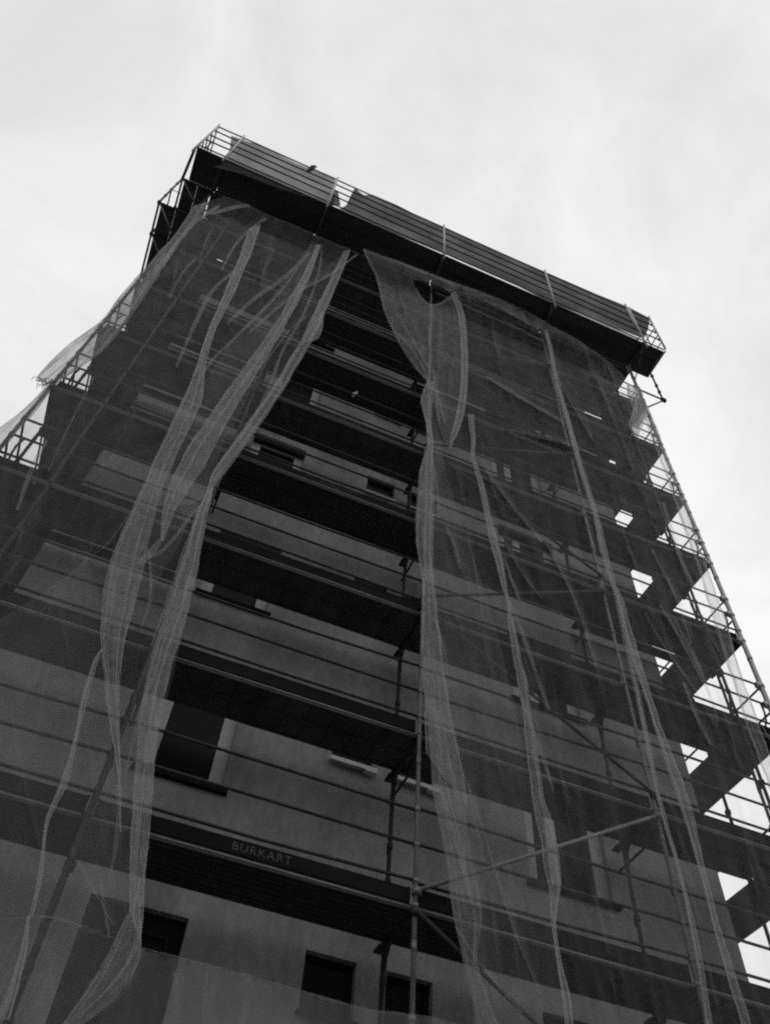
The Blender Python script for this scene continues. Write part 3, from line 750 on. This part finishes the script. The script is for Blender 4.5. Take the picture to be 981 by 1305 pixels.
# outer left corner: bunched net hanging outside the end of the scaffold
cl = strip('hanging_net', [(248,262),(224,298),(202,322),(184,343),(166,362),(148,385),(131,407),(114,420),(97,432),(77,449),(60,465),(46,481)],
      [(268,256),(244,290),(222,322),(202,350),(188,372),(172,396),(152,424),(135,444),(112,462),(92,476),(78,486),(66,492)], -.1, 2, .07, 2.2, mat=M_NETD)
tag(cl, 'frayed bunch of net blown outward from the left corner against the sky', 'net')
m = MB()
for i in range(26):
    a = at(47+random.random()*24, 480+random.random()*6+i*.25, -.12); pts = [a]
    for q in range(5): pts.append(pts[-1]+Vector((random.uniform(-.035,.03), random.uniform(-.03,.03), random.uniform(-.05,.015))))
    m.tube(pts, .004, 4)
o = m.build('fringe', M_GALVD, None); o.parent = cl; o.location = -cl.location
cl2 = strip('hanging_net', [(58,494),(40,512),(20,530),(0,545),(-30,566)], [(66,497),(46,524),(24,548),(4,572),(-24,600)], -.08, 2, .05, 4.2, mat=M_NETD)
tag(cl2, 'lower net bundle along the left corner upright leaving the picture edge', 'net')
# side nets stretched over the gable ends of the scaffold
def side_net(x, y0, y1, z0, z1, seed, label):
    n, mm = 24, 60; V = []; Fc = []
    for i in range(mm+1):
        for j in range(n+1):
            y = y0+(y1-y0)*j/n; z = z0+(z1-z0)*i/mm
            V.append((x+(.06*nz(y*2.5, z*.5, seed)+.03*nz(y*7, z*.8, seed+3))*1.0, y, z))
    for i in range(mm):
        for j in range(n):
            s = i*(n+1)+j; Fc.append((s, s+1, s+n+2, s+n+1))
    m = MB(); m.v = V; m.f = Fc; o = m.build('side_net', M_NET, None, True, loc=V[0]); tag(o, label, 'net'); return o
side_net(-5.74, .12, 4.2, -1, 13.6, 2, 'thin net stretched over the left end of the scaffold behind the corner bundle')

# ------------------------------------------------------------------ small things
# bird on the top rail
def bird():
    base = at(396, 217, CY)
    m = MB()
    P = [(-.05,0,-.30),(-.04,0,-.18),(-.02,0,-.06),(0,0,.06),(.015,0,.16),(.02,0,.23),(.03,0,.28),(.05,0,.31),(.08,0,.32),(.11,0,.31)]
    R = [.018,.026,.04,.055,.055,.042,.034,.034,.014,.003]
    m.tube([Vector(p) for p in P], R, 12)
    o = m.build('bird', M_BIRD, None, True, loc=None); o.location = base+Vector((0,-.01,.05)); o.scale = (1.15,1.15,1.25)
    f = MB(); f.tube([(.0,-.02,-.03),(.0,-.02,-.1)], .006, 6); f.tube([(.0,.02,-.03),(.0,.02,-.1)], .006, 6)
    f.build('leg', M_BIRD, o)
    q = MB(); q.tube([(.005,-.045,.16),(-.015,-.05,.04),(-.045,-.03,-.2)], [.012,.026,.006], 8); q.tube([(.005,.045,.16),(-.015,.05,.04),(-.045,.03,-.2)], [.012,.026,.006], 8)
    q.build('wing', M_BIRD, o, True)
    tag(o, 'small dark bird perched on the topmost guardrail', 'bird')
bird()
# pale scrap hanging under a deck
m = MB(); a = at(455,499,.1)
m.tube([a, a+Vector((-.005,0,-.07)), a+Vector((-.05,.01,-.12)), a+Vector((-.055,0,-.2)), a+Vector((-.05,0,-.24))], [.008,.02,.03,.03,.012], 6)
o = m.build('cloth_scrap', M_RAG, None, True); tag(o, 'small pale twisted cloth scrap dangling under a deck in the opening', 'cloth')
# dark knot holding the torn net edge
m = MB(); a = at(488,398,-.12)
m.tube([a+Vector((-.03,0,.05)), a+Vector((.02,0,.03)), a, a+Vector((-.02,0,-.05))], [.02,.045,.03,.015], 8)
o = m.build('net_clip', M_BIRD, None, True); tag(o, 'small dark clip on the torn edge of the right net', 'clip')

# ------------------------------------------------------------------ world and light
w = bpy.data.worlds.new('World'); sc.world = w; w.use_nodes = True
nt = w.node_tree; nt.nodes.clear(); N, L = nt.nodes, nt.links
SUN_EL, SUN_AZ = math.radians(48), math.radians(35)   # azimuth from +y towards +x
sky = N.new('ShaderNodeTexSky'); sky.sky_type = 'NISHITA'; sky.sun_disc = False
sky.sun_elevation = SUN_EL; sky.sun_rotation = SUN_AZ; sky.dust_density = 4
bw = N.new('ShaderNodeRGBToBW'); L.new(sky.outputs[0], bw.inputs[0])
tc = N.new('ShaderNodeTexCoord')
mp = N.new('ShaderNodeMapping'); mp.inputs['Scale'].default_value = (1, 1, 1.6); L.new(tc.outputs['Generated'], mp.inputs['Vector'])
c1 = N.new('ShaderNodeTexNoise'); c1.inputs['Scale'].default_value = 3.4; c1.inputs['Detail'].default_value = 12; c1.inputs['Roughness'].default_value = .66
c1.inputs['Distortion'].default_value = .5
L.new(mp.outputs[0], c1.inputs['Vector'])
cr = N.new('ShaderNodeMapRange'); cr.inputs['From Min'].default_value = .32; cr.inputs['From Max'].default_value = .68
cr.inputs['To Min'].default_value = 7.6; cr.inputs['To Max'].default_value = 9.4; L.new(c1.outputs['Fac'], cr.inputs['Value'])
mx = N.new('ShaderNodeMix'); mx.data_type = 'FLOAT'; mx.inputs[0].default_value = .93
L.new(bw.outputs[0], mx.inputs[2]); L.new(cr.outputs[0], mx.inputs[3])
# overcast with the sun veiled behind the building: the far side of the sky is duller
gd = N.new('ShaderNodeVectorMath'); gd.operation = 'DOT_PRODUCT'; gd.inputs[1].default_value = (.52, .78, .12)
L.new(tc.outputs['Generated'], gd.inputs[0])
gr = N.new('ShaderNodeMapRange'); gr.interpolation_type = 'SMOOTHSTEP'
gr.inputs['From Min'].default_value = -.65; gr.inputs['From Max'].default_value = .12; gr.inputs['To Min'].default_value = .60; gr.inputs['To Max'].default_value = 1
L.new(gd.outputs['Value'], gr.inputs['Value'])
sx = N.new('ShaderNodeSeparateXYZ'); L.new(tc.outputs['Generated'], sx.inputs[0])
hz = N.new('ShaderNodeMapRange'); hz.interpolation_type = 'SMOOTHSTEP'   # an overcast sky is duller low down
hz.inputs['From Min'].default_value = -.05; hz.inputs['From Max'].default_value = .40; hz.inputs['To Min'].default_value = .30; hz.inputs['To Max'].default_value = 1
L.new(sx.outputs['Z'], hz.inputs['Value'])
gh = N.new('ShaderNodeMath'); gh.operation = 'MULTIPLY'; L.new(gr.outputs[0], gh.inputs[0]); L.new(hz.outputs[0], gh.inputs[1])
gm = N.new('ShaderNodeMath'); gm.operation = 'MULTIPLY'; L.new(mx.outputs[0], gm.inputs[0]); L.new(gh.outputs[0], gm.inputs[1])
bg = N.new('ShaderNodeBackground'); bg.inputs['Strength'].default_value = .1
L.new(gm.outputs[0], bg.inputs['Color'])
wo = N.new('ShaderNodeOutputWorld'); L.new(bg.outputs[0], wo.inputs['Surface'])
sl = bpy.data.lights.new('sun', 'SUN'); sl.energy = .8; sl.angle = math.radians(14); sl.color = (1, 1, 1)
so = bpy.data.objects.new('sun', sl); COL.objects.link(so)
dirv = Vector((math.sin(SUN_AZ)*math.cos(SUN_EL), math.cos(SUN_AZ)*math.cos(SUN_EL), math.sin(SUN_EL)))
so.rotation_euler = dirv.to_track_quat('Z', 'Y').to_euler(); so.location = (20, 30, 40)

sc.view_settings.view_transform = 'Standard'; sc.view_settings.look = 'None'
sc.view_settings.exposure = 0.0; sc.view_settings.gamma = 1.0; sc.view_settings.use_curve_mapping = False
cy = sc.cycles
cy.filter_width = 2.1
cy.use_denoising = False
cy.max_bounces = 6; cy.diffuse_bounces = 3; cy.glossy_bounces = 2; cy.transmission_bounces = 4; cy.transparent_max_bounces = 24
